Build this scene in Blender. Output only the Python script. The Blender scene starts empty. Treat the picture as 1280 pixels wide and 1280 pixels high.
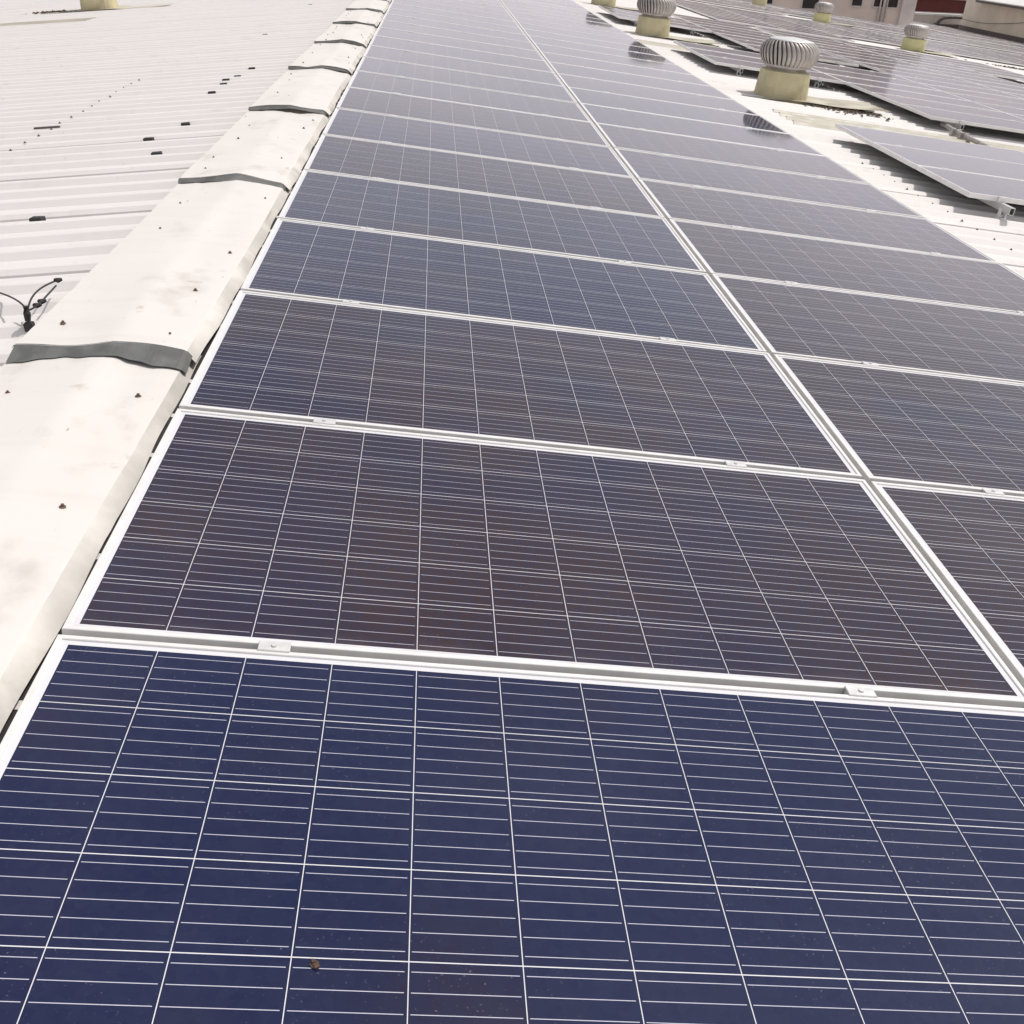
import bpy, math, random
from mathutils import Vector, Matrix
R = math.radians
random.seed(7)
scn = bpy.context.scene
COL = scn.collection

# ------------------------------------------------------------------ frames
TH = R(5.7)                                   # roof pitch, falling to the right of the ridge
ZR = 9.0                                      # height of the panel plane at its upper edge
MR = Matrix.Translation((0, 0, ZR)) @ Matrix.Rotation(TH, 4, 'Y')     # right slope frame
RX, RZ = -.32, -.125                          # ridge line in the right slope frame
ML = Matrix.Translation(MR @ Vector((RX, 0, RZ))) @ Matrix.Rotation(-TH, 4, 'Y')  # left slope frame

# ------------------------------------------------------------------ camera
cam_d = bpy.data.cameras.new('camera'); cam = bpy.data.objects.new('camera', cam_d); COL.objects.link(cam)
cr, cd, cf = (0.987429, -0.063507, 0.144743), (0.094268, -0.498436, -0.861786), (0.126875, 0.864597, -0.486184)      # right, down and forward, in the right slope frame
CAMC = Vector((0.56197, -1.58988, 1.23687))
m3 = Matrix(((cr[0], -cd[0], -cf[0]), (cr[1], -cd[1], -cf[1]), (cr[2], -cd[2], -cf[2]))).to_4x4()
cam.matrix_world = MR @ Matrix.Translation(CAMC) @ m3
FPX = 1290.0
cam_d.sensor_width = 36; cam_d.lens = 36 * FPX / 1280
cam_d.clip_start = .05; cam_d.clip_end = 5000
scn.camera = cam

# ------------------------------------------------------------------ world, sun, exposure
SUN_EL, SUN_AZ = R(62), R(24)                # azimuth from +X towards +Y
sdir = Vector((math.cos(SUN_EL) * math.cos(SUN_AZ), math.cos(SUN_EL) * math.sin(SUN_AZ), math.sin(SUN_EL)))
w = bpy.data.worlds.new('World'); scn.world = w; w.use_nodes = True
nt = w.node_tree; nt.nodes.clear()
sky = nt.nodes.new('ShaderNodeTexSky'); sky.sky_type = 'NISHITA'; sky.sun_disc = False
sky.sun_elevation = SUN_EL; sky.sun_rotation = math.atan2(sdir.x, sdir.y)
sky.altitude = 50; sky.air_density = 1.0; sky.dust_density = 2.5; sky.ozone_density = 1.0
hs = nt.nodes.new('ShaderNodeHueSaturation'); hs.inputs['Saturation'].default_value = .28
# thin bright cloud veil, denser towards the horizon
tcw = nt.nodes.new('ShaderNodeTexCoord'); spw = nt.nodes.new('ShaderNodeSeparateXYZ'); nt.links.new(tcw.outputs['Generated'], spw.inputs[0])
mpw = nt.nodes.new('ShaderNodeMapping'); mpw.inputs['Scale'].default_value = (1, 1, 2.6); nt.links.new(tcw.outputs['Generated'], mpw.inputs[0])
nzw = nt.nodes.new('ShaderNodeTexNoise'); nzw.inputs['Scale'].default_value = 1.9; nzw.inputs['Detail'].default_value = 5; nt.links.new(mpw.outputs[0], nzw.inputs['Vector'])
hz = nt.nodes.new('ShaderNodeMapRange'); hz.interpolation_type = 'SMOOTHSTEP'
for i_, v_ in ((1, .0), (2, .29), (3, .88), (4, .12)): hz.inputs[i_].default_value = v_
nt.links.new(spw.outputs[2], hz.inputs[0])
cl = nt.nodes.new('ShaderNodeMapRange')
for i_, v_ in ((1, .3), (2, .7), (3, -.22), (4, .22)): cl.inputs[i_].default_value = v_
nt.links.new(nzw.outputs[0], cl.inputs[0])
ad = nt.nodes.new('ShaderNodeMath'); ad.operation = 'ADD'; ad.use_clamp = True; nt.links.new(hz.outputs[0], ad.inputs[0]); nt.links.new(cl.outputs[0], ad.inputs[1])
mx = nt.nodes.new('ShaderNodeMix'); mx.data_type = 'RGBA'; mx.inputs[7].default_value = (9.9, 9.1, 9.75, 1)
bg = nt.nodes.new('ShaderNodeBackground'); bg.inputs['Strength'].default_value = .13
wo = nt.nodes.new('ShaderNodeOutputWorld')
nt.links.new(sky.outputs[0], hs.inputs['Color']); nt.links.new(hs.outputs[0], mx.inputs[6]); nt.links.new(ad.outputs[0], mx.inputs[0])
nt.links.new(mx.outputs[2], bg.inputs[0]); nt.links.new(bg.outputs[0], wo.inputs[0])
sl = bpy.data.lights.new('sun', 'SUN'); sl.energy = 3.1; sl.angle = R(.6); sl.color = (1, .94, .87)
so = bpy.data.objects.new('sun', sl); COL.objects.link(so)
so.rotation_euler = (-sdir).to_track_quat('-Z', 'Y').to_euler(); so.location = (10, 0, 40)
scn.view_settings.view_transform = 'Standard'; scn.view_settings.look = 'None'
scn.view_settings.exposure = -.29; scn.view_settings.gamma = 1

# ------------------------------------------------------------------ helpers
def proj(v):                                   # right-slope-frame point -> photo pixel (1280), depth
    d = Vector(v) - CAMC
    z = d.dot(Vector(cf))
    if z < .05: return None
    return 640 + FPX * d.dot(Vector(cr)) / z, 640 + FPX * d.dot(Vector(cd)) / z, z

class MB:
    def __init__(s): s.v = []; s.f = []; s.m = []; s.uv = {}
    def face(s, pts, mi=0, uv=None):
        n = len(s.v); s.v += [tuple(p) for p in pts]; s.f.append(tuple(range(n, n + len(pts)))); s.m.append(mi)
        if uv: s.uv[len(s.f) - 1] = uv
    def box(s, x0, x1, y0, y1, z0, z1, mi=0, ch=0):
        if ch:
            return s.chbox(x0, x1, y0, y1, z0, z1, mi, ch)
        p = [(x0, y0, z0), (x1, y0, z0), (x1, y1, z0), (x0, y1, z0), (x0, y0, z1), (x1, y0, z1), (x1, y1, z1), (x0, y1, z1)]
        n = len(s.v); s.v += p
        for q in ((0, 3, 2, 1), (4, 5, 6, 7), (0, 1, 5, 4), (1, 2, 6, 5), (2, 3, 7, 6), (3, 0, 4, 7)):
            s.f.append(tuple(n + i for i in q)); s.m.append(mi)
    def chbox(s, x0, x1, y0, y1, z0, z1, mi, c):     # box with a chamfered top
        rings = [[(x0, y0, z0), (x1, y0, z0), (x1, y1, z0), (x0, y1, z0)],
                 [(x0, y0, z1 - c), (x1, y0, z1 - c), (x1, y1, z1 - c), (x0, y1, z1 - c)],
                 [(x0 + c, y0 + c, z1), (x1 - c, y0 + c, z1), (x1 - c, y1 - c, z1), (x0 + c, y1 - c, z1)]]
        s.loft(rings, mi, True, True)
    def loft(s, rings, mi=0, cap0=False, cap1=False, closed=True):
        k = len(rings[0]); n = len(s.v)
        for r in rings: s.v += [tuple(p) for p in r]
        for i in range(len(rings) - 1):
            for j in range(k if closed else k - 1):
                a = n + i * k + j; b = n + i * k + (j + 1) % k
                s.f.append((a, b, b + k, a + k)); s.m.append(mi)
        if cap0: s.f.append(tuple(n + j for j in reversed(range(k)))); s.m.append(mi)
        if cap1: s.f.append(tuple(n + (len(rings) - 1) * k + j for j in range(k))); s.m.append(mi)
    def tube(s, pts, r, k=8, mi=0):
        pts = [Vector(p) for p in pts]; rings = []
        for i, p in enumerate(pts):
            t = (pts[min(i + 1, len(pts) - 1)] - pts[max(i - 1, 0)]).normalized()
            u = t.cross(Vector((0, 0, 1)));
            if u.length < .1: u = t.cross(Vector((1, 0, 0)))
            u.normalize(); vv = t.cross(u)
            rr = r[i] if isinstance(r, (list, tuple)) else r
            rings.append([p + rr * (math.cos(2 * math.pi * j / k) * u + math.sin(2 * math.pi * j / k) * vv) for j in range(k)])
        s.loft(rings, mi, True, True)
    def build(s, name, mats, parent=None, smooth=False):
        me = bpy.data.meshes.new(name); me.from_pydata(s.v, [], s.f)
        for m in (mats if isinstance(mats, (list, tuple)) else [mats]): me.materials.append(m)
        me.polygons.foreach_set('material_index', s.m)
        if s.uv:
            ul = me.uv_layers.new(name='UVMap')
            for fi, uv in s.uv.items():
                for li, c in zip(me.polygons[fi].loop_indices, uv): ul.data[li].uv = c
        if smooth: me.polygons.foreach_set('use_smooth', [True] * len(me.polygons))
        me.update()
        o = bpy.data.objects.new(name, me); COL.objects.link(o)
        if parent: o.parent = parent
        return o

def empty(name, mat):
    o = bpy.data.objects.new(name, None); COL.objects.link(o); o.empty_display_size = .1; o.matrix_world = mat; return o
def tag(o, label=None, cat=None, group=None, kind=None):
    if label: o['label'] = label
    if cat: o['category'] = cat
    if group: o['group'] = group
    if kind: o['kind'] = kind
    return o
def RF(x, y, z): return MR @ Matrix.Translation((x, y, z))
def LF(x, y, z): return ML @ Matrix.Translation((x, y, z))

# ------------------------------------------------------------------ materials
class N:
    def __init__(s, name):
        s.mat = bpy.data.materials.new(name); s.mat.use_nodes = True
        s.t = s.mat.node_tree; s.b = s.t.nodes['Principled BSDF']
    def new(s, ty, **kw):
        n = s.t.nodes.new(ty)
        for k, v in kw.items(): setattr(n, k, v)
        return n
    def put(s, sock, v):
        if hasattr(v, 'is_linked'): s.t.links.new(v, sock)
        else: sock.default_value = v
    def math(s, op, a, b=None, c=None, clamp=False):
        n = s.new('ShaderNodeMath', operation=op); n.use_clamp = clamp; s.put(n.inputs[0], a)
        if b is not None: s.put(n.inputs[1], b)
        if c is not None: s.put(n.inputs[2], c)
        return n.outputs[0]
    def mix(s, f, a, b, bt='MIX'):
        n = s.new('ShaderNodeMix', data_type='RGBA', blend_type=bt); s.put(n.inputs[0], f)
        s.put(n.inputs[6], a if hasattr(a, 'is_linked') else (*a, 1)); s.put(n.inputs[7], b if hasattr(b, 'is_linked') else (*b, 1))
        return n.outputs[2]
    def coord(s, kind='Object', scale=(1, 1, 1), loc=(0, 0, 0)):
        tc = s.new('ShaderNodeTexCoord'); mp = s.new('ShaderNodeMapping')
        mp.inputs['Scale'].default_value = scale; mp.inputs['Location'].default_value = loc
        s.t.links.new(tc.outputs[kind], mp.inputs[0]); return mp.outputs[0]
    def noise(s, vec, scale=5, detail=4, rough=.55, dim='3D', w=None, out=0):
        n = s.new('ShaderNodeTexNoise', noise_dimensions=dim); s.put(n.inputs['Vector'], vec)
        n.inputs['Scale'].default_value = scale; n.inputs['Detail'].default_value = detail; n.inputs['Roughness'].default_value = rough
        if w is not None: s.put(n.inputs['W'], w)
        return n.outputs[out]
    def ramp(s, v, a, b, lo=0., hi=1.):
        n = s.new('ShaderNodeMapRange'); n.interpolation_type = 'SMOOTHSTEP'; s.put(n.inputs[0], v)
        n.inputs[1].default_value = a; n.inputs[2].default_value = b; n.inputs[3].default_value = lo; n.inputs[4].default_value = hi
        return n.outputs[0]
    def bump(s, h, strength=.3, dist=.01):
        n = s.new('ShaderNodeBump'); n.inputs['Strength'].default_value = strength; n.inputs['Distance'].default_value = dist
        s.put(n.inputs['Height'], h); s.t.links.new(n.outputs[0], s.b.inputs['Normal']); return n
    def set(s, **kw):
        for k, v in kw.items(): s.put(s.b.inputs[k.replace('_', ' ')], v if hasattr(v, 'is_linked') or not isinstance(v, tuple) else (*v, 1))
        return s.mat

def simple(name, col, rough=.6, metal=0., var=.12, scale=6, spec=.4, dirt=None, dirt_amt=.35):
    n = N(name); c = n.coord()
    f = n.ramp(n.noise(c, scale, 5), .3, .7)
    base = n.mix(f, tuple(x * (1 - var) for x in col), tuple(min(1, x * (1 + var)) for x in col))
    if dirt:
        g = n.math('MULTIPLY', n.ramp(n.noise(c, scale * .37, 6, .65), .52, .75), dirt_amt)
        base = n.mix(g, base, dirt)
    n.set(Base_Color=base, Roughness=n.ramp(n.noise(c, scale * 2, 3), .2, .8, max(.05, rough - .12), min(1, rough + .12)), Metallic=metal)
    n.b.inputs['Specular IOR Level'].default_value = spec
    n.bump(n.noise(c, scale * 9, 3), .08, .004)
    return n.mat

PW, PH = 1.956, .992                          # one panel
def cell_material():
    n = N('solar_cells'); tc = n.new('ShaderNodeTexCoord'); sp = n.new('ShaderNodeSeparateXYZ')
    n.t.links.new(tc.outputs['UV'], sp.inputs[0])
    X = n.math('MULTIPLY', sp.outputs[0], PW); Y = n.math('MULTIPLY', sp.outputs[1], PH)
    cx = n.math('DIVIDE', n.math('SUBTRACT', X, .0245), .1589); cy = n.math('DIVIDE', n.math('SUBTRACT', Y, .0215), .158)
    fx = n.math('FRACT', cx); fy = n.math('FRACT', cy)
    def band(f, c, half): return n.math('COMPARE', f, c, half)
    def edge(f, half): return n.math('MAXIMUM', n.math('LESS_THAN', f, half), n.math('GREATER_THAN', f, 1 - half))
    gx = edge(fx, .0044); gy = edge(fy, .0056)
    outx = n.math('MAXIMUM', n.math('LESS_THAN', cx, 0), n.math('GREATER_THAN', cx, 12))
    outy = n.math('MAXIMUM', n.math('LESS_THAN', cy, 0), n.math('GREATER_THAN', cy, 6))
    back = n.math('MAXIMUM', n.math('MAXIMUM', gx, gy), n.math('MAXIMUM', outx, outy))
    fb = n.math('FRACT', n.math('MULTIPLY', fy, 5))
    bus = band(fb, .5, .019)
    bus = n.math('MULTIPLY', bus, n.math('MULTIPLY', n.math('GREATER_THAN', fx, .024), n.math('LESS_THAN', fx, .965)))
    at = n.new('ShaderNodeAttribute', attribute_type='OBJECT', attribute_name='tint')
    a2 = n.new('ShaderNodeAttribute', attribute_type='OBJECT', attribute_name='seed')
    vec = n.new('ShaderNodeCombineXYZ'); n.put(vec.inputs[0], X); n.put(vec.inputs[1], Y); n.put(vec.inputs[2], n.math('MULTIPLY', a2.outputs['Fac'], 37.3))
    v = vec.outputs[0]
    patch = n.noise(v, 2.3, 3, .45)
    f = n.math('ADD', n.math('MULTIPLY', n.math('SUBTRACT', patch, .5), 1.7), at.outputs['Fac'], clamp=True)
    # every cell a slightly different crystal shade
    cid = n.new('ShaderNodeCombineXYZ'); n.put(cid.inputs[0], n.math('FLOOR', cx)); n.put(cid.inputs[1], n.math('FLOOR', cy)); n.put(cid.inputs[2], a2.outputs['Fac'])
    wn = n.new('ShaderNodeTexWhiteNoise'); n.t.links.new(cid.outputs[0], wn.inputs[0])
    f = n.math('ADD', f, n.math('MULTIPLY', n.math('SUBTRACT', wn.outputs[0], .5), .10), clamp=True)
    blue = n.mix(patch, (.0030, .0065, .0500), (.0050, .0130, .0560))
    brown = n.mix(patch, (.0290, .0125, .0190), (.0390, .0180, .0170))
    cell = n.mix(f, blue, brown)
    vor = n.new('ShaderNodeTexVoronoi'); n.put(vor.inputs[0], v); vor.inputs['Scale'].default_value = 70
    cell = n.mix(n.math('MULTIPLY', vor.outputs['Color'], .5), cell, (.014, .022, .066))
    col = n.mix(bus, cell, (.58, .58, .68))
    col = n.mix(back, col, (.74, .74, .77))
    # dust film and specks on the glass, far panels' brown reflection painted in
    a3 = n.new('ShaderNodeAttribute', attribute_type='OBJECT', attribute_name='dust_and_reflection')
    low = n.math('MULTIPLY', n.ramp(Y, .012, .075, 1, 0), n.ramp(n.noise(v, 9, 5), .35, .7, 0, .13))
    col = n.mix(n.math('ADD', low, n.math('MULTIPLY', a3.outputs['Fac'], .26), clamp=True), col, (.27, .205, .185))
    dust = n.ramp(n.noise(v, 2.1, 6, .6), .35, .8, .0, .03)
    sp1 = n.ramp(n.noise(v, 190, 2, .6), .66, .78)
    sp1 = n.math('MULTIPLY', sp1, n.ramp(n.noise(v, 4, 4), .40, .66, .04, .42))
    col = n.mix(n.math('ADD', dust, sp1, clamp=True), col, (.36, .33, .31))
    n.set(Base_Color=col, Roughness=.55)
    n.b.inputs['Specular IOR Level'].default_value = .0
    n.b.inputs['Coat IOR'].default_value = 1.46
    n.b.inputs['Sheen Weight'].default_value = .05; n.b.inputs['Sheen Roughness'].default_value = .35; n.b.inputs['Sheen Tint'].default_value = (.82, .78, .82, 1)
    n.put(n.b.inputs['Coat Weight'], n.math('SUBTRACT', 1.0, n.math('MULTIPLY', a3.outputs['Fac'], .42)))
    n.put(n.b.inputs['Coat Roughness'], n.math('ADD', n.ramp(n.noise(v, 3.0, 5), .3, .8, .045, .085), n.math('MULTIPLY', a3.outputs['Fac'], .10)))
    return n.mat

def roof_material(name, base, seed, stain=1.):
    n = N(name); c = n.coord(loc=(seed, seed * .3, 0))
    cs = n.coord(scale=(.45, 6, 1), loc=(seed, 0, 0))
    streak = n.ramp(n.noise(cs, 2.2, 6, .6), .45, .8)
    big = n.ramp(n.noise(c, .55, 5, .6), .35, .75)
    col = n.mix(n.math('MULTIPLY', streak, .14), base, (.52, .49, .46))
    col = n.mix(n.math('MULTIPLY', big, .10), col, (.62, .58, .53))
    def blot(scale, loc, lo, hi, amt, tone, detail=5):
        f = n.ramp(n.noise(n.coord(scale=scale, loc=loc), 1.0, detail, .6), lo, hi)
        return n.mix(n.math('MULTIPLY', f, amt * stain), col, tone)
    col = blot((2.2, 9, 1), (seed * 2, 3, 0), .70, .80, .5, (.30, .29, .27), 3)
    col = blot((9, 7, 1), (seed, 9, 0), .64, .80, .6, (.33, .25, .19))
    col = blot((26, 8, 1), (seed, 5, 4), .67, .76, .8, (.24, .21, .18))
    col = blot((4, 2.6, 1), (seed, 15, 4), .55, .76, .38, (.44, .40, .36), 8)
    n.set(Base_Color=col, Roughness=.5)
    n.b.inputs['Specular IOR Level'].default_value = .3
    n.bump(n.noise(c, 3.0, 4), .12, .02)
    return n.mat

M = {}
M['cell'] = cell_material()
M['roofR'] = roof_material('painted_roof_sheet', (.78, .755, .735), 3.1, .8)
M['roofL'] = roof_material('painted_roof_sheet_far_side', (.78, .755, .735), 11.7, .6)
M['cap'] = roof_material('ridge_flashing', (.77, .74, .705), 21.3, 1.3)
M['tape'] = simple('grey_lap_tape_and_shade', (.135, .140, .135), .65, 0, .22, 14, .4, (.26, .255, .245), .7)
M['cap_edge'] = simple('weathered_cap_edge', (.70, .675, .635), .65, 0, .15, 4, .3, (.24, .21, .17), .7)
M['frame'] = simple('anodised_frame', (.82, .81, .79), .45, .12, .05, 10, .5, (.45, .42, .37), .35)
M['frame_side'] = M['frame']
M['backsheet'] = simple('panel_back', (.30, .30, .31), .7)
M['rail'] = simple('aluminium_rail', (.62, .62, .62), .38, .7, .08, 12)
M['clamp'] = simple('aluminium_clamp', (.74, .74, .73), .4, .3, .05, 20)
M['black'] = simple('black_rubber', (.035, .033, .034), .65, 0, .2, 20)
M['screw'] = simple('rusty_screw', (.17, .115, .08), .7, .2, .3, 60)
M['skirt'] = simple('khaki_fibreglass', (.60, .54, .34), .65, 0, .10, 4, .3, (.22, .20, .12), .6)
M['skirt_green'] = simple('mossy_khaki_fibreglass', (.58, .55, .29), .65, 0, .10, 4, .3, (.24, .24, .12), .5)
M['turbine'] = simple('galvanised_turbine', (.52, .485, .45), .5, .3, .12, 9, .5, (.35, .32, .28), .35)
M['flash'] = simple('dirty_flashing', (.50, .47, .39), .75, 0, .2, 3, .2, (.20, .16, .11), .8)
M['skylight'] = simple('weathered_skylight_sheet', (.50, .47, .39), .5, 0, .12, 2.5, .4, (.35, .32, .24), .5)
M['beige'] = simple('beige_render', (.86, .73, .62), .85, 0, .06, .8, .2, (.40, .34, .29), .4)
M['beige2'] = simple('pale_trim', (.70, .63, .58), .8, 0, .06, 2)
M['dark'] = simple('dark_window_glass', (.018, .014, .013), .15, 0, .2, 2)
M['maroon'] = simple('maroon_cladding', (.14, .035, .035), .6, 0, .12, 2)
M['concrete'] = simple('stained_concrete', (.76, .70, .58), .9, 0, .10, .6, .2, (.22, .20, .17), .55)
M['whiteroof'] = simple('white_metal_roof', (.75, .74, .73), .5, 0, .05, 2)
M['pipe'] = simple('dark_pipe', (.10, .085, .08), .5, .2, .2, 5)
M['conduit'] = simple('weathered_conduit', (.45, .43, .41), .5, .4, .2, 9, .4, (.30, .16, .10), .6)
M['mud'] = simple('dried_mud', (.10, .065, .05), .9, 0, .3, 40)
M['leaf'] = simple('dry_leaves', (.085, .06, .035), .9, 0, .5, 30)
M['moss'] = simple('roof_moss', (.16, .16, .075), .95, 0, .4, 20)
M['ground'] = simple('yard_ground', (.24, .21, .18), .95, 0, .2, .05)
M['shedwall'] = simple('shed_wall', (.50, .47, .43), .8, 0, .08, .5)

# ------------------------------------------------------------------ ground
g = MB(); g.face([(-1500, -1500, 0), (1500, -1500, 0), (1500, 1500, 0), (-1500, 1500, 0)])
tag(g.build('ground', M['ground']), kind='structure')

# ------------------------------------------------------------------ the factory shed with its roof
shed = empty('factory_shed', Matrix.Translation((8, 30, 0)))
tag(shed, 'large white ribbed metal roof of a factory shed with a crimped ridge cap', 'building')
def part(o, parent, mw):                      # keep world placement under a parent
    o.parent = parent; o.matrix_parent_inverse = Matrix.Identity(4)
    o.matrix_basis = parent.matrix_world.inverted() @ mw
    return o

RIB, LAP0 = .25, .59
def rib_profile(y0, y1):                      # (y, z) of the trapezoid ribs, with an open lap every fourth rib
    out = []; k0 = math.floor((y0 - LAP0) / RIB); k1 = math.ceil((y1 - LAP0) / RIB)
    for k in range(k0, k1):
        b = LAP0 + k * RIB
        h = .031
        if k % 4 == 0:
            out += [(b - .012, 0), (b - .006, -.012), (b + .001, -.012), (b + .004, .006), (b + .03, .024), (b + .075, .024), (b + .115, .004), (b + .18, 0)]
        else:
            out += [(b, 0), (b + .035, h * .9), (b + .05, h), (b + .07, h), (b + .085, h * .9), (b + .12, .001), (b + .165, .0), (b + .21, .003)]
    return [p for p in out if y0 <= p[0] <= y1]
def rib_sheet(x0, x1, y0, y1, nx, dz=0, wob=.004, seed=1):
    rng = random.Random(seed); prof = rib_profile(y0, y1); mb = MB(); k = len(prof)
    xs = [x0 + (x1 - x0) * i / nx for i in range(nx + 1)]
    ph = [(rng.uniform(0, 6.28), rng.uniform(.3, .9), rng.uniform(0, 6.28)) for _ in range(int((y1 - y0) / 1.0) + 3)]
    for x in xs:
        for (y, z) in prof:
            s = (y - y0); i = int(s); t = s - i; t = t * t * (3 - 2 * t)
            def wv(j): a, b, c = ph[j]; return math.sin(a + b * x) + .5 * math.sin(c + 2.3 * b * x)
            q = wob * (wv(i) * (1 - t) + wv(i + 1) * t)
            mb.v.append((x, y + q * .8, z + dz + q * .7))
    for i in range(nx):
        for j in range(k - 1):
            a = i * k + j; mb.f.append((a, a + k, a + k + 1, a + 1)); mb.m.append(0)
    return mb
part(rib_sheet(RX, 32.6, -4, 69, 46, 0, .003, 2).build('roof_sheet', M['roofR']), shed, MR @ Matrix.Translation((0, 0, RZ)))
part(rib_sheet(-17, 0, -4, 69, 34, 0, .005, 5).build('roof_sheet', M['roofL']), shed, ML)
for (a, b, y0, y1, s) in ((4.55, 13, 9.70, 10.78, 3), (4.2, 9, 17.25, 18.05, 4)):
    o = part(rib_sheet(a, b, y0, y1, 14, .006, .002, s).build('skylight_sheet', M['skylight']), shed, MR @ Matrix.Translation((0, 0, RZ)))
    o['label'] = 'yellowed translucent skylight sheet'
o = part(rib_sheet(-14, -4.6, 17.0, 17.85, 14, .006, .002, 9).build('skylight_sheet', M['skylight']), shed, ML); o['label'] = 'yellowed translucent skylight sheet'
wl = MB()
xr = MR @ Vector((32.4, 0, RZ)); xl = ML @ Vector((-16.8, 0, 0)); rg = MR @ Vector((RX, 0, RZ))
for yy in (-3.9, 68.9):
    wl.face([(xl.x, yy, 0), (xr.x, yy, 0), (xr.x, yy, xr.z - .05), (rg.x, yy, rg.z - .05), (xl.x, yy, xl.z - .05)])
wl.face([(xl.x, -3.9, 0), (xl.x, 68.9, 0), (xl.x, 68.9, xl.z - .05), (xl.x, -3.9, xl.z - .05)])
wl.face([(xr.x, -3.9, 0), (xr.x, 68.9, 0), (xr.x, 68.9, xr.z - .05), (xr.x, -3.9, xr.z - .05)])
part(wl.build('wall', M['shedwall']), shed, Matrix.Identity(4))

# ridge cap: overlapping folded sheets
CAPX = [(-.596, -.117), (-.588, -.103), (-.52, -.0905), (-.47, -.082), (-.42, -.073), (-.37, -.0635), (-.33, -.0555), (-.303, -.050), (-.275, -.0505), (-.235, -.052), (-.19, -.0535), (-.14, -.0555), (-.086, -.0575), (-.075, -.0600), (-.060, -.073), (-.042, -.089)]
LAPS = [-3.3, -.87, 1.475, 3.83, 6.07, 8.28, 10.45, 12.72, 14.9, 17.1, 19.3, 21.5, 23.7, 25.9, 28.1, 30.4]
def hsh(*a): return random.Random(repr(a)).uniform(-1, 1)
screw_mb = MB()
for i in range(8):
    pass
def screw_mesh(r=.0055):
    m = MB(); k = 8
    m.loft([[(1.9 * r * math.cos(6.2832 * j / k), 1.9 * r * math.sin(6.2832 * j / k), 0) for j in range(k)],
            [(1.9 * r * math.cos(6.2832 * j / k), 1.9 * r * math.sin(6.2832 * j / k), .003) for j in range(k)],
            [(r * math.cos(6.2832 * j / k), r * math.sin(6.2832 * j / k), .0035) for j in range(k)],
            [(r * .9 * math.cos(6.2832 * j / k), r * .9 * math.sin(6.2832 * j / k), .011) for j in range(k)]], 0, True, True)
    return m
scr0 = screw_mesh().build('screw', M['screw']); scr_me = scr0.data; bpy.data.objects.remove(scr0)
def cap_z(x):
    for (a, b) in zip(CAPX, CAPX[1:]):
        if a[0] <= x <= b[0]: return a[1] + (b[1] - a[1]) * (x - a[0]) / (b[0] - a[0])
    return -.1
nscrew = 0
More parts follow.
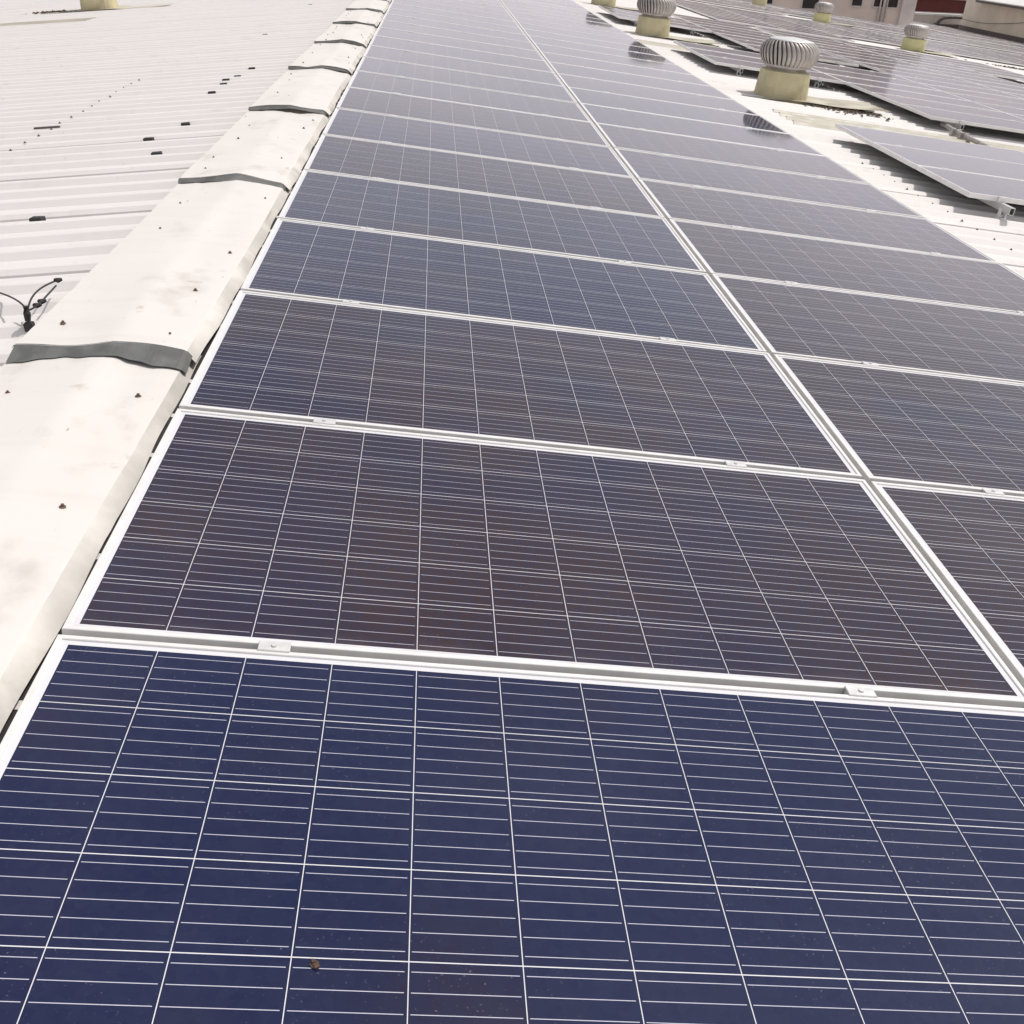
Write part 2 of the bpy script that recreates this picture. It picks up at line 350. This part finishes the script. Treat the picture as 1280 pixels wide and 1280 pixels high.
for i in range(len(LAPS) - 1):
    y0, y1 = LAPS[i], LAPS[i + 1] + .12
    ny = 60; mb = MB(); rng = random.Random(100 + i)
    dents = [(rng.uniform(y0, y1), rng.uniform(-.5, -.08), rng.uniform(.10, .30), rng.uniform(.05, .13), rng.uniform(-.014, .009)) for _ in range(15)] + [(rng.uniform(y0, y1), rng.uniform(-.56, -.38), rng.uniform(.03, .09), rng.uniform(.03, .07), rng.uniform(-.009, .006)) for _ in range(10)]
    creases = [(rng.uniform(y0, y1), rng.choice([-.48, -.42, -.17, -.22]), rng.uniform(-1.2, 1.2), rng.uniform(.004, .011)) for _ in range(11)]
    xo = rng.uniform(-.006, .006)
    def dz(x, y):
        d = 0
        for (dy, dx, sy, sx, a) in dents: d += a * math.exp(-((y - dy) / sy) ** 2 - ((x - dx) / sx) ** 2)
        d += .003 * math.sin(3.1 * y + i) * max(0, (abs(x + .3) - .05)) * 4
        # sharp creases where the sheet was trodden on
        for (cy, cx, sl_, a) in creases: d -= a * max(0, 1 - abs((y - cy) + sl_ * (x - cx)) / .035) * math.exp(-((x - cx) / .13) ** 2)
        return d
    for j in range(ny + 1):
        t = j / ny; y = y0 + (y1 - y0) * t
        lift = .024 * (1 - t) ** 1.3 + .001
        for (x, z) in CAPX:
            fl = .010 * math.exp(-((t) / .05) ** 2) * math.sin(14 * x + i * 2)       # bent near edge
            rag = 0 if x < -.072 else .006 * math.sin(2.7 * y + i) + .003 * math.sin(11 * y)
            mb.v.append((x + xo * .3 + rag, y + fl * .6, z + lift + dz(x, y) + fl * .5))
    k = len(CAPX)
    for j in range(ny):
        for q in range(k - 1):
            a = j * k + q; mb.f.append((a, a + 1, a + 1 + k, a + k)); mb.m.append(1 if q >= k - 3 else 0)
    c = mb.build('ridge_cap', [M['cap'], M['cap_edge']], smooth=True); c.data.set_sharp_from_angle(angle=R(20)); part(c, shed, MR)
    fs = MB(); fs.box(-.115, -.012, y0, LAPS[i + 1] - .004, -.113, -.0945); f_ = fs.build('gap_shade_strip', M['black']); f_.parent = c  # added dark strip, paints the shade in the gap beside the panels
    # grey tape on the near lap; farther strips paint in the open gap's shade
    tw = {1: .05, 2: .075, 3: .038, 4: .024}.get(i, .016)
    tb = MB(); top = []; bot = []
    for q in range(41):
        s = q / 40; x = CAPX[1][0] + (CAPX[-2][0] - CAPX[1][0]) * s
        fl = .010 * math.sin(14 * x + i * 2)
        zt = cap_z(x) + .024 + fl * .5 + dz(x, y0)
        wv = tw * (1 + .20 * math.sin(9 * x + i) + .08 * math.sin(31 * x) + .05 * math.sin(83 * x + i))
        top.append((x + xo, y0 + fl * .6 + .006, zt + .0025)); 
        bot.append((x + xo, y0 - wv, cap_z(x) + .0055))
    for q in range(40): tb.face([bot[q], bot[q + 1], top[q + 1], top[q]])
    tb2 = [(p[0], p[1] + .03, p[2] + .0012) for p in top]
    t_ = tb.build('lap_tape_and_shade', M['tape']); t_.parent = c
    t_['label'] = 'grey strip over the cap lap, tape with painted gap shade'
    if i < 8:
        for s in range(5):
            for side in (-1, 1):
                if rng.random() < .35: continue
                yy = y0 + .18 + s * .44 + rng.uniform(-.12, .12)
                xx = (-.50 if side < 0 else -.135) + rng.uniform(-.03, .03)
                t = (yy - y0) / (y1 - y0)
                so_ = bpy.data.objects.new('screw', scr_me); COL.objects.link(so_); so_.parent = c
                so_.location = (xx, yy, cap_z(xx) + .024 * (1 - t) ** 1.3 + dz(xx, yy)); so_.scale = [rng.uniform(.6, .9)] * 3
# screw lines across the ribs
for k in range(22):
    o = bpy.data.objects.new('screw', scr_me); COL.objects.link(o)
    y = LAP0 + .06 + .25 * (k + 11); part(o, shed, LF(-1.66 + hsh(k) * .012, y, .027))
for k in range(14):
    o = bpy.data.objects.new('screw', scr_me); COL.objects.link(o)
    y = LAP0 + .06 + .25 * (k + 15); part(o, shed, RF(4.49 + hsh(k, 2) * .012, y, RZ + .027))

# ------------------------------------------------------------------ solar panels
def frame_mb(lip=.011, h=.036):
    m = MB(); c = .0012
    o = lambda i, z: [(i, i, z), (PW - i, i, z), (PW - i, PH - i, z), (i, PH - i, z)]
    m.loft([o(.022, -h), o(0, -h), o(0, -c), o(c, 0), o(lip - c, 0), o(lip, -c), o(lip, -.0045)])
    return m
def sheet_mb():
    m = MB(); i = .0105; z = -.004
    q = [(i, i), (PW - i, i), (PW - i, PH - i), (i, PH - i)]
    m.face([(x, y, z) for x, y in q], 0, [(x / PW, y / PH) for x, y in q])
    m.face([(x, y, z - .006) for x, y in reversed(q)], 1, [(0, 0)] * 4)
    return m
def clamp_mb():
    m = MB()
    m.chbox(-.030, .030, -.0145, .0145, -.001, .0035, 0, .0012)
    m.box(-.03, .03, -.0075, .0075, -.038, -.001)
    k = 8; m.loft([[(.006 * math.cos(6.283 * j / k), .006 * math.sin(6.283 * j / k), z) for j in range(k)] for z in (.0035, .007)], 0, False, True)
    return m
ph = [x.build(nm, mt) for x, nm, mt in ((frame_mb(), 'frame', M['frame']), (sheet_mb(), 'cell_sheet', [M['cell'], M['backsheet']]), (clamp_mb(), 'clamp', M['clamp']))]
FR, CS, CL = [o.data for o in ph]
for o in ph: bpy.data.objects.remove(o)
one = frame_mb(); sm = sheet_mb(); base = len(one.v); one.v += sm.v
for fi, f in enumerate(sm.f):
    one.f.append(tuple(base + i for i in f)); one.m.append(1 + sm.m[fi]); one.uv[len(one.f) - 1] = sm.uv[fi]
po = one.build('solar_panel', [M['frame'], M['cell'], M['backsheet']]); SOLID = po.data; bpy.data.objects.remove(po)

prng = random.Random(5)
def panel(x, y, label, group, tint, parts=True, clamps=(.39, 1.565), gap=.0204, z=0., end=False):
    mat = RF(x, y + prng.uniform(-.0015, .0015), z + prng.uniform(-.001, .001)) @ Matrix.Rotation(R(prng.uniform(-.12, .12)), 4, 'X') @ Matrix.Rotation(R(prng.uniform(-.05, .05)), 4, 'Y')
    if parts:
        r = empty('solar_panel', mat)
        for nm, me in (('frame', FR), ('cell_sheet', CS)):
            o = bpy.data.objects.new(nm, me); COL.objects.link(o); o.parent = r
            if nm == 'cell_sheet': o['tint'] = tint; o['seed'] = prng.random(); o['dust_and_reflection'] = .6 if x > 4.1 and y > 10 else 0.
        for cx in clamps:
            o = bpy.data.objects.new('clamp', CL); COL.objects.link(o); o.parent = r; o.location = (cx, PH + gap / 2, 0)
            if end:
                o = bpy.data.objects.new('clamp', CL); COL.objects.link(o); o.parent = r; o.location = (cx, -.012, 0)
    else:
        r = bpy.data.objects.new('solar_panel', SOLID); COL.objects.link(r); r.matrix_world = mat
        r['tint'] = tint; r['seed'] = prng.random(); r['dust_and_reflection'] = prng.uniform(.6, 1.)
    tag(r, label, 'solar panel', group); return r
ORD = ['first', 'second', 'third', 'fourth', 'fifth', 'sixth', 'seventh', 'eighth', 'ninth', 'tenth', 'eleventh', 'twelfth', 'thirteenth', 'fourteenth', 'fifteenth', 'sixteenth', 'seventeenth', 'eighteenth', 'nineteenth', 'twentieth', 'twenty-first', 'twenty-second', 'twenty-third', 'twenty-fourth', 'twenty-fifth', 'twenty-sixth', 'twenty-seventh', 'twenty-eighth', 'twenty-ninth', 'thirtieth']
PITCH = 1.0124
TL = [0, .80, .72, .12, .14, .62, .12, .60, .35, .30, .45, .2, .4, .55, .3]
TR_ = [.85, .95, .9, .95, .9, .75, .40, .6, .2, .25, .4, .15, .35, .5, .3]
npan = 0
for k in range(-1, 27):
    for c in (0, 1):
        x = c * 1.976; y = k * PITCH + .0102
        vis = False
        for (dx, dy) in ((0, 0), (PW, 0), (0, PH), (PW, PH), (PW / 2, PH / 2)):
            p = proj((x + dx, y + dy, 0))
            if p and -260 < p[0] < 1540 and -60 < p[1] < 1560: vis = True
        if not vis: continue
        ts = (TL, TR_)[c]; t = ts[k + 1] if k + 1 < len(ts) else prng.uniform(.15, .6)
        if c == 0:
            lab = 'deep blue solar panel nearest the camera, beside the ridge cap' if k == -1 else f'{ORD[k + 1]} solar panel from the bottom in the column beside the ridge cap'
        else:
            lab = f'{ORD[k + 1]} solar panel from the near end, column nearer the ventilators'
        panel(x, y, lab, 'solar panels of the long two-column array along the ridge', t); npan += 1

# the raised arrays further down the slope: (x0, y0, rows, where)
PX = 1.972; PY = 1.003
ARR = [(4.70, 6.06, 3, 'of the three-panel block in front of the nearest ventilator', 0), (4.70 + PX, 6.06, 3, 'of the second column of the block at the right edge', 0),
       (4.67, 14.08, 3, 'of the three-panel block behind the nearest ventilator', 1),
       (6.645, 11.13, 6, 'of the column starting at the long conduit', 1),
       (4.40, 21.3, 3, 'of the small block behind the second ventilator', 2),
       (6.40, 18.15, 8, 'of the column right of the second ventilator', 2)]
for c in range(3): ARR.append((8.62 + c * PX, 11.13, (15, 15, 9)[c], f'of the {ORD[c + 1]} column right of the nearest ventilator', 1))
ARR.append((12.58, 22.0, 4, 'of the upper block in front of the greenish ventilators', 3))
far = []
for c in range(1, 14):
    x = 6.40 + c * PX
    for (ya, yb, nm) in ((31.1, 39.3, 'front'), (41.5, 47.6, 'middle'), (48.3, 52.9, 'rear')):
        if c < 3 and nm == 'front': ya = 28.9
        y = ya
        rows = int((yb - ya) / PY)
        far.append((x, ya, rows, c, nm))
for c in range(9, 13):
    far.append((6.40 + c * PX, 53.2, 13, c, 'rearmost'))
VENTS = [(5.07, 12.1), (4.78, 19.5), (5.0, 27.6), (14.5, 30.1), (15.5, 41.2), (15.1, 48.6)]
def visible(x, y, m=60):
    for (dx, dy) in ((0, 0), (PW, 0), (0, PH), (PW, PH)):
        p = proj((x + dx, y + dy, 0))
        if p and -m < p[0] < 1280 + m and -m < p[1] < 1280 + m: return True
    return False
cand = []
for (x, y0, rows, where, gi) in ARR:
    for r in range(rows):
        if visible(x, y0 + r * PY, 140):
            cand.append((x, y0 + r * PY, f'{ORD[r]} panel from the front {where}', f'raised solar panels among the roof ventilators', r == 0, True, where))
names = {'front': 'front distant block', 'middle': 'middle distant block', 'rear': 'rear distant block', 'rearmost': 'block by the concrete wall'}
for (x, y0, rows, c, nm) in far:
    for r in range(rows):
        y = y0 + r * PY
        if not visible(x, y, 40): continue
        if any(abs(x + PW / 2 - vx) < PW / 2 + .30 and abs(y + PH / 2 - vy) < PH / 2 + .45 for vx, vy in VENTS): continue
        if y > 52.2 and x < 24.2: continue
        if y + PH > 52.9 and 13.0 < x < 24.2: continue
        cand.append((x, y, f'tiny panel, {ORD[r]} row of the {names[nm]}, {ORD[c - 1]} column from left', 'distant solar panels below the far buildings', r == 0, False, nm))
cand.sort(key=lambda a: (a[0] - CAMC.x) ** 2 + (a[1] - CAMC.y) ** 2)
indiv = cand[:300 - npan]; rest = cand[300 - npan:]
print('PANELS main', npan, 'other', len(indiv), 'stuff', len(rest))
for (x, y, lab, grp, first, near, wh) in indiv:
    cl = (.26, 1.66) if y < 10 else (.39, 1.565)
    panel(x, y, lab, grp, prng.uniform(.35, .95) if y > 10 else prng.uniform(.1, .4), near and y < 24, cl, .011, .04 if near else -.035, first)
if rest:
    m = MB()
    for (x, y, *_r) in rest:
        b = len(m.v); m.v += [(v[0] + x, v[1] + y, v[2] - .035) for v in one.v]
        for fi, f in enumerate(one.f):
            m.f.append(tuple(b + i for i in f)); m.m.append(one.m[fi])
            if fi in one.uv: m.uv[len(m.f) - 1] = one.uv[fi]
    o = m.build('solar_panels', [M['frame'], M['cell'], M['backsheet']]); o.matrix_world = MR; o['tint'] = .55; o['seed'] = .3; o['dust_and_reflection'] = .8
    tag(o, 'farthest solar panels in front of the buildings', 'solar panels', None, 'stuff')

# mounting rails under the arrays
def rail_mb(L):
    m = MB(); w_, h_, t = .020, .052, .004
    o = [(-w_, 0), (w_, 0), (w_, h_), (-w_, h_)]; i = [(-w_ + t, t), (w_ - t, t), (w_ - t, h_ - t), (-w_ + t, h_ - t)]
    ro = [[(x, y, z) for x, z in o] for y in (0, L)]; ri = [[(x, y, z) for x, z in i] for y in (0, L)]
    m.loft(ro); m.loft(ri)
    for e in (0, 1):
        for j in range(4):
            m.face([ro[e][j], ro[e][(j + 1) % 4], ri[e][(j + 1) % 4], ri[e][j]])
    return m
def foot_mb():
    m = MB(); m.box(-.03, .03, -.03, .03, 0, .006); m.box(.0205, .026, -.02, .02, .006, .075); m.box(-.026, -.0205, -.02, .02, .006, .075)
    return m
fm = foot_mb().build('foot', M['clamp']); FOOT = fm.data; bpy.data.objects.remove(fm)
def rail(x, y0, y1, label, group, feet, up=0.):
    o = rail_mb(y1 - y0).build('mounting_rail', M['rail']); o.matrix_world = RF(x, y0, -.0885 + up)
    tag(o, label, 'mounting rail', group)
    for q in range(feet):
        f = bpy.data.objects.new('foot', FOOT); COL.objects.link(f); f.parent = o; f.location = (0, .12 + q * 1.5, -.011 - up)
for c, side in ((0, ('under the left side of the panel column beside the ridge cap', 'under the right side of the panel column beside the ridge cap')), (1, ('under the left side of the panel column nearer the ventilators', 'under the right side of the panel column nearer the ventilators'))):
    for s, dx in enumerate((.39, 1.565)):
        rail(c * 1.976 + dx, -1.3, 27.3, 'long aluminium mounting rail ' + side[s], 'rails under the long array', 0)
for (x, y0, rows, where, gi) in ARR:
    if y0 > 28: continue
    dxs = (.26, 1.66) if y0 < 10 else (.39, 1.565)
    for s, dx in enumerate(dxs):
        ye = y0 - (.20 if y0 < 10 else .05)
        rail(x + dx, ye, y0 + rows * PY + .05, f'{("left", "right")[s]} mounting rail {where}', 'rails under the raised arrays', 1, .04)

# ------------------------------------------------------------------ turbine ventilators
def ventilator(mat, label, green=False, rot=0., flash=True, lean=0.):
    r = empty('roof_ventilator', mat); tag(r, label, 'ventilator', 'spinning roof ventilators')
    # square tapering skirt with rounded corners
    def sq(h, hw, rad, cx=0.):
        pts = []
        for qx, qy, a0 in ((1, 1, 0), (-1, 1, 90), (-1, -1, 180), (1, -1, 270)):
            for j in range(5):
                a = R(a0 + j * 22.5); pts.append((cx + qx * (hw - rad) + rad * math.cos(a), qy * (hw - rad) + rad * math.sin(a), h))
        return pts
    m = MB(); m.loft([sq(-.03, .308, .19), sq(0, .306, .19), sq(.02, .305, .19), sq(.315, .288, .20), sq(.325, .25, .20)], 0, False, True)
    m.build('skirt', M['skirt_green' if green else 'skirt'], r)
    k = 40
    ring = lambda rr, z: [(rr * math.cos(6.28318 * j / k), rr * math.sin(6.28318 * j / k), z) for j in range(k)]
    m = MB(); m.loft([ring(.245, .315), ring(.245, .352), ring(.256, .354), ring(.256, .366), ring(.245, .369)]); m.build('neck_ring', M['turbine'], r, True)
    # head: curved fins between two rings
    prof = [(.0, .285), (.035, .322), (.08, .350), (.13, .365), (.18, .363), (.225, .345), (.262, .312), (.288, .262)]
    m = MB(); nb = 38
    for b in range(nb):
        a0 = 6.28318 * b / nb + rot; st = []
        for q, (h, rr) in enumerate(prof):
            t = q / (len(prof) - 1); a = a0 - .22 * t + .12 * math.sin(3.14 * t)
            row = []
            for e, (da, dr) in enumerate(((0, 0), (-.055, .003), (-.11, -.006), (-.155, -.036))):
                row.append(((rr + dr) * math.cos(a + da), (rr + dr) * math.sin(a + da), .375 + h))
            st.append(row)
        m.loft(st, closed=False)
    m.build('turbine_fins', M['turbine'], r, True)
    m = MB(); m.loft([ring(.252, .362), ring(.296, .364), ring(.304, .374), ring(.298, .390), ring(.270, .392)]); m.build('base_ring', M['turbine'], r, True)
    m = MB(); m.loft([ring(.20, .650), ring(.266, .654), ring(.272, .661), ring(.266, .669), ring(.20, .682), ring(.10, .693), ring(.03, .697)], 0, True, True); m.build('top_cap', M['clamp'], r, True)
    m = MB(); m.loft([ring(.205, .378), ring(.235, .52), ring(.20, .652)], 0, True, True); m.build('inner_shade_drum', M['pipe'], r, True)  # dark drum added to paint shade into the gaps between the fins
    if flash:
        m = MB(); rng = random.Random(rot * 50 + 3)
        nx, ny = 26, 8
        for i in range(nx + 1):
            for j in range(ny + 1):
                x = -1.0 + 2.3 * i / nx; y = -.40 + .80 * j / ny
                m.v.append((x + (rng.uniform(-.05, .05) if i in (0, nx) else 0), y + (.01 * math.sin(5 * x) if j in (0, ny) else 0), .004 + .022 * max(0, 1 - abs(x) / .6) + .003 * math.sin(7 * x + y)))
        for i in range(nx):
            for j in range(ny):
                a = i * (ny + 1) + j; m.f.append((a, a + ny + 1, a + ny + 2, a + 1)); m.m.append(0)
        m.build('flashing', M['flash'], r, True)
    return r
VL = ['large grey turbine ventilator on a khaki skirt, nearest of all', 'turbine ventilator on a khaki skirt, second back in the near row', 'khaki ventilator skirt at the top edge, farthest of the near row',
      'turbine ventilator on a greenish skirt in front of the grey concrete wall', 'turbine ventilator on a greenish skirt in front of the beige building', 'khaki ventilator skirt at the top edge left of the beige building']
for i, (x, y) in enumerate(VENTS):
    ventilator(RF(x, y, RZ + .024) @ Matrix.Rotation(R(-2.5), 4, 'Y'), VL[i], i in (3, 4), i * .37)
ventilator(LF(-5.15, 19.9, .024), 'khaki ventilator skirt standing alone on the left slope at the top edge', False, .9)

# dirt caught by the flashings
def litter(name, mat, x0, x1, y0, y1, n, size, seed, M0=MR, z=RZ + .03, label=None):
    rng = random.Random(seed); m = MB()
    for _ in range(n):
        x = rng.gauss((x0 + x1) / 2, (x1 - x0) / 4); y = rng.gauss((y0 + y1) / 2, (y1 - y0) / 4); s = size * rng.uniform(.4, 1.3); a = rng.uniform(0, 6.28)
        pts = []
        for j in range(5):
            b = a + j * 1.2566; q = s * rng.uniform(.5, 1.1); pts.append((x + q * math.cos(b), y + q * math.sin(b), z + rng.uniform(0, s * .35)))
        c = (x, y, z + s * rng.uniform(.3, .8))
        for j in range(5): m.face([pts[j], pts[(j + 1) % 5], c])
    o = m.build(name, mat); o.matrix_world = M0; tag(o, label, 'litter', None, 'stuff')
litter('dry_leaves', M['leaf'], 5.35, 6.25, 11.35, 11.95, 130, .035, 1, label='dark dry leaves gathered beside the nearest ventilator')
litter('roof_moss', M['moss'], 5.2, 6.1, 18.75, 19.15, 110, .04, 2, label='greenish moss beside the second ventilator')
litter('dry_leaves', M['leaf'], -6.4, -5.55, 19.65, 19.95, 90, .04, 3, ML, .03, label='dark leaves beside the lone ventilator on the left slope')
litter('dry_leaves', M['leaf'], 16.2, 18.6, 29.0, 29.3, 160, .05, 4, label='dark brushwood under the edge of the distant panels')

# ------------------------------------------------------------------ small things on the left slope
pad = MB(); pad.chbox(-.030, .030, -.022, .022, 0, .022, 0, .003); pad.box(-.018, .004, -.024, -.0205, .004, .016)
pm = pad.build('rubber_pad', M['black']); PADM = pm.data; bpy.data.objects.remove(pm)
PADS = [((47, 275), 'nearest black rubber pad, alone near the left edge of the photo'), ((196, 193), 'black rubber pad nearest the ridge cap of the close pair above the first seam'), ((186, 175), 'black rubber pad next to the long grey stain'),
        ((232, 156), 'black rubber pad alone between two roof seams beside the ridge cap'), ((265, 116.5), 'front black rubber pad of the loose trail running up the slope'), ((279.5, 106), 'lower black rubber pad of the touching pair'), ((283, 100.5), 'upper black rubber pad of the touching pair'),
        ((297, 96.4), 'black rubber pad just above the touching pair'), ((315, 86), 'black rubber pad beside the third cap lap'), ((328, 70.5), 'small black rubber pad below the last one of the trail'), ((331.5, 44), 'small black rubber pad, last of the trail'), ((388, 6.5), 'tiny black rubber pad at the top edge by the ridge cap')]
def hit_left(u, v, h=.012):
    d = Vector(cf) + Vector(cr) * ((u - 640) / FPX) + Vector(cd) * ((v - 640) / FPX)
    o = ML.inverted() @ (MR @ CAMC); dd = ML.inverted().to_3x3() @ (MR.to_3x3() @ d)
    t = (h - o.z) / dd.z; return o + dd * t
for i, ((u, v), lab) in enumerate(PADS):
    p = hit_left(u, v); o = bpy.data.objects.new('rubber_pad', PADM); COL.objects.link(o)
    o.matrix_world = LF(p.x, p.y, .004) @ Matrix.Rotation(R(hsh('pad', i) * 12), 4, 'Z'); tag(o, lab, 'pad', 'black pads scattered on the left slope')
p = hit_left(59, 160.5); m = MB(); m.chbox(-.09, .09, -.012, .012, 0, .012, 0, .003)
o = m.build('metal_scrap', M['pipe']); o.matrix_world = LF(p.x, p.y, .012); tag(o, 'thin dark strip of scrap lying on the left slope', 'scrap')

# loose cable ends with connectors beside the ridge cap
cp = hit_left(37, 408, .03)
cb = empty('cable_bundle', LF(cp.x, cp.y, .0)); tag(cb, 'black loose cable ends with connectors sticking out beside the ridge cap', 'cable')
def bez(pts, n=14):
    P = [Vector(p) for p in pts]; out = []
    for i in range(n + 1):
        t = i / n; Q = P[:]
        while len(Q) > 1: Q = [Q[j].lerp(Q[j + 1], t) for j in range(len(Q) - 1)]
        out.append(Q[0])
    return out
def cpt(u, v, h):                               # photo pixel at height h over the left slope, in bundle space
    q = hit_left(u, v, h); return (q.x - cp.x, q.y - cp.y, h)
m = MB(); m.chbox(-.015, .015, -.012, .012, .012, .045, 0, .003); m.build('connector_block', M['black'], cb)
m = MB(); m.tube([(0, 0, .05), (.003, .003, .075), (.004, .004, .10)], [.010, .013, .009], 8); m.build('cable_tie', M['black'], cb)
hub = cpt(35, 388, .08)
for pts in ([hub, cpt(22, 372, .12), cpt(12, 370, .06), cpt(-8, 362, .02), cpt(-60, 350, .01)], [hub, cpt(37, 366, .12), cpt(52, 358, .10), cpt(70, 351, .07)], [hub, cpt(46, 385, .08), cpt(54, 374, .09), cpt(70, 357, .07)]):
    m = MB(); m.tube(bez(pts), .0033, 7); m.build('wire', M['black'], cb, True)
for (u, v) in ((46, 382), (52, 377), (72, 350.5)):
    q = Vector(cpt(u, v, .078)); m = MB(); m.tube([q - Vector((.012, -.008, .0)), q, q + Vector((.012, .01, 0))], [.007, .010, .006], 8); m.build('connector', M['black'], cb)

# dried mud speck on the nearest panel
m = MB(); rng = random.Random(3)
for q in range(4):
    k = 9; x0, y0 = rng.uniform(-.004, .004), rng.uniform(-.004, .004); s = .006 - .001 * q
    m.loft([[(x0 + s * (1 + .3 * math.sin(3 * j + q)) * math.cos(6.283 * j / k), y0 + s * (1 + .3 * math.cos(2 * j)) * math.sin(6.283 * j / k), z) for j in range(k)] for z in (0, .002 + q * .001)], 0, False, True)
d = Vector(cf) + Vector(cr) * ((395 - 640) / FPX) + Vector(cd) * ((1204 - 640) / FPX); t = -CAMC.z / d.z; q = CAMC + d * t
o = m.build('mud_speck', M['mud']); o.matrix_world = RF(q.x, q.y, -.003); tag(o, 'small brown dried mud speck on the nearest blue panel', 'dirt')

# conduit running down the slope from the raised array
cd_o = empty('conduit_pipe', RF(6.86, 11.1, RZ)); tag(cd_o, 'weathered grey conduit pipe lying on the roof in front of the raised array', 'pipe')
m = MB(); m.tube([(.0, .15, .085), (0, 0, .082), (-.02, -.25, .075), (-.08, -1.2, .06), (-.16, -2.6, .06), (-.25, -4.2, .06)], .026, 10); m.build('tube', M['conduit'], cd_o, True)
for yy in (-.3, -.55, -1.5):
    m = MB(); m.box(-.06 + yy * .06, .05 + yy * .06, yy - .02, yy + .02, .0, .100); m.build('bracket', M['conduit'], cd_o)

# ------------------------------------------------------------------ buildings behind the roof (true vertical)
def window(parent, x0, x1, z0, z1, y):
    f = MB(); t = .06
    f.box(x0 - t, x0, y - .05, y + .02, z0 - t, z1 + t); f.box(x1, x1 + t, y - .05, y + .02, z0 - t, z1 + t)
    f.box(x0, x1, y - .05, y + .02, z1, z1 + t); f.box(x0, x1, y - .065, y + .02, z0 - t, z0)
    fo = f.build('window', M['beige2'], parent)
    p_ = MB(); p_.face([(x0, y - .012, z0), (x1, y - .012, z0), (x1, y - .012, z1), (x0, y - .012, z1)]); p_.build('pane', M['dark'], fo)
Z = ZR
bd = empty('office_building', Matrix.Identity(4)); tag(bd, 'beige rendered building with small dark windows behind the far rows of panels', 'building')
YB = 53.2
m = MB(); m.box(13.2, 23.95, YB, YB + 12, 0, Z + 1.2); m.build('wall', M['beige'], bd)
m = MB(); m.box(12.9, 24.2, YB - .3, YB + 12.3, Z + 1.2, Z + 1.4); m.build('roof', M['whiteroof'], bd)
m = MB(); m.box(23.35, 24.05, YB - .22, YB - .003, 0, Z + 1.197); m.build('pilaster', M['beige2'], bd)
for wx in (20.9, 22.0, 23.04 - .35): window(bd, wx, wx + .5, Z - 1.63, Z - .9, YB)
for wx in (18.70, ): window(bd, wx - .25, wx + .55, Z - 1.85, Z - .6, YB)
window(bd, 16.35, 16.95, Z - 1.72, Z - .7, YB)
for px, rr in ((22.32, .045), (22.50, .06), (22.66, .035)):
    m = MB(); m.tube([(px, YB - .08, Z - 3), (px, YB - .08, Z - 1), (px, YB - .08, Z + 1.15)], rr, 8); m.build('downpipe', M['beige2'], bd, True)

mr = empty('maroon_shed', Matrix.Identity(4)); tag(mr, 'maroon clad shed seen between the beige building and the concrete wall', 'building')
m = MB(); m.box(28.5, 41, 74, 84, Z - 2.85, Z - 2.05); m.build('wall', M['maroon'], mr)
m = MB(); m.box(28.4, 41.1, 73.9, 84.1, 0, Z - 2.853); m.build('plinth', M['beige2'], mr)
m = MB(); m.box(28.2, 41.3, 73.7, 84.3, Z - 2.05, Z - 1.93); m.build('roof', M['whiteroof'], mr)
lw = empty('parapet_wall', Matrix.Identity(4)); tag(lw, 'low pale parapet wall in front of the maroon shed', 'wall')
m = MB(); m.box(28.0, 34.6, 70.3, 70.6, 0, Z - 2.85); m.build('wall', M['beige2'], lw)
m = MB(); m.box(27.9, 34.7, 70.2, 70.7, Z - 2.847, Z - 2.74); m.build('coping', M['whiteroof'], lw)
db = MB(); db.box(32.85, 34.2, 69.2, 69.9, 0, Z - 3.32); db.box(32.75, 34.3, 69.1, 70.0, Z - 3.317, Z - 3.26)
tag(db.build('water_trough', M['pipe']), 'dark low box at the foot of the pale parapet wall', 'box')
m = MB(); m.tube(bez([(32.45, 69.3, 0), (32.45, 69.3, Z - 3.3), (32.4, 69.3, Z - 2.95), (32.8, 69.3, Z - 2.82), (33.4, 69.3, Z - 2.84), (34.4, 69.3, Z - 2.86)], 24), .10, 10)
tag(m.build('elbow_pipe', M['pipe'], smooth=True), 'dark bent pipe in front of the parapet wall', 'pipe')

cw = empty('concrete_building', Matrix.Identity(4)); tag(cw, 'stained grey concrete side wall under a white metal roof at the right edge', 'building')
m = MB(); m.box(32.3, 46, 30, 65.2, 0, Z - 1.56); m.build('wall', M['concrete'], cw)
m = MB()
m.loft([[(31.95, y, Z - 1.62), (31.95, y, Z - 1.50), (39, y, Z - .55), (39, y, Z - .67)] for y in (29.6, 63.2)], 0, True, True)
m.loft([[(39.003, y, Z - .67), (39.003, y, Z - .55), (46.3, y, Z - 1.50), (46.3, y, Z - 1.62)] for y in (29.6, 63.2)], 0, True, True)
m.build('roof', M['whiteroof'], cw)
m = MB(); m.box(31.90, 31.947, 29.6, 63.2, Z - 1.66, Z - 1.55); m.build('gutter', M['pipe'], cw)
m = MB(); m.box(32.2, 32.297, 30, 65.2, Z - 3.4, Z - 3.02); m.build('base_flashing', M['pipe'], cw)
m = MB(); m.tube(bez([(32.1, 65.3, Z - 2.62), (32.2, 62.5, Z - 2.85), (32.25, 60, Z - 2.55), (32.25, 56, Z - 2.1)], 20), .013, 6)
tag(m.build('cable', M['black'], smooth=True), 'thin black cable sagging along the grey concrete wall', 'cable')
rng = random.Random(8)
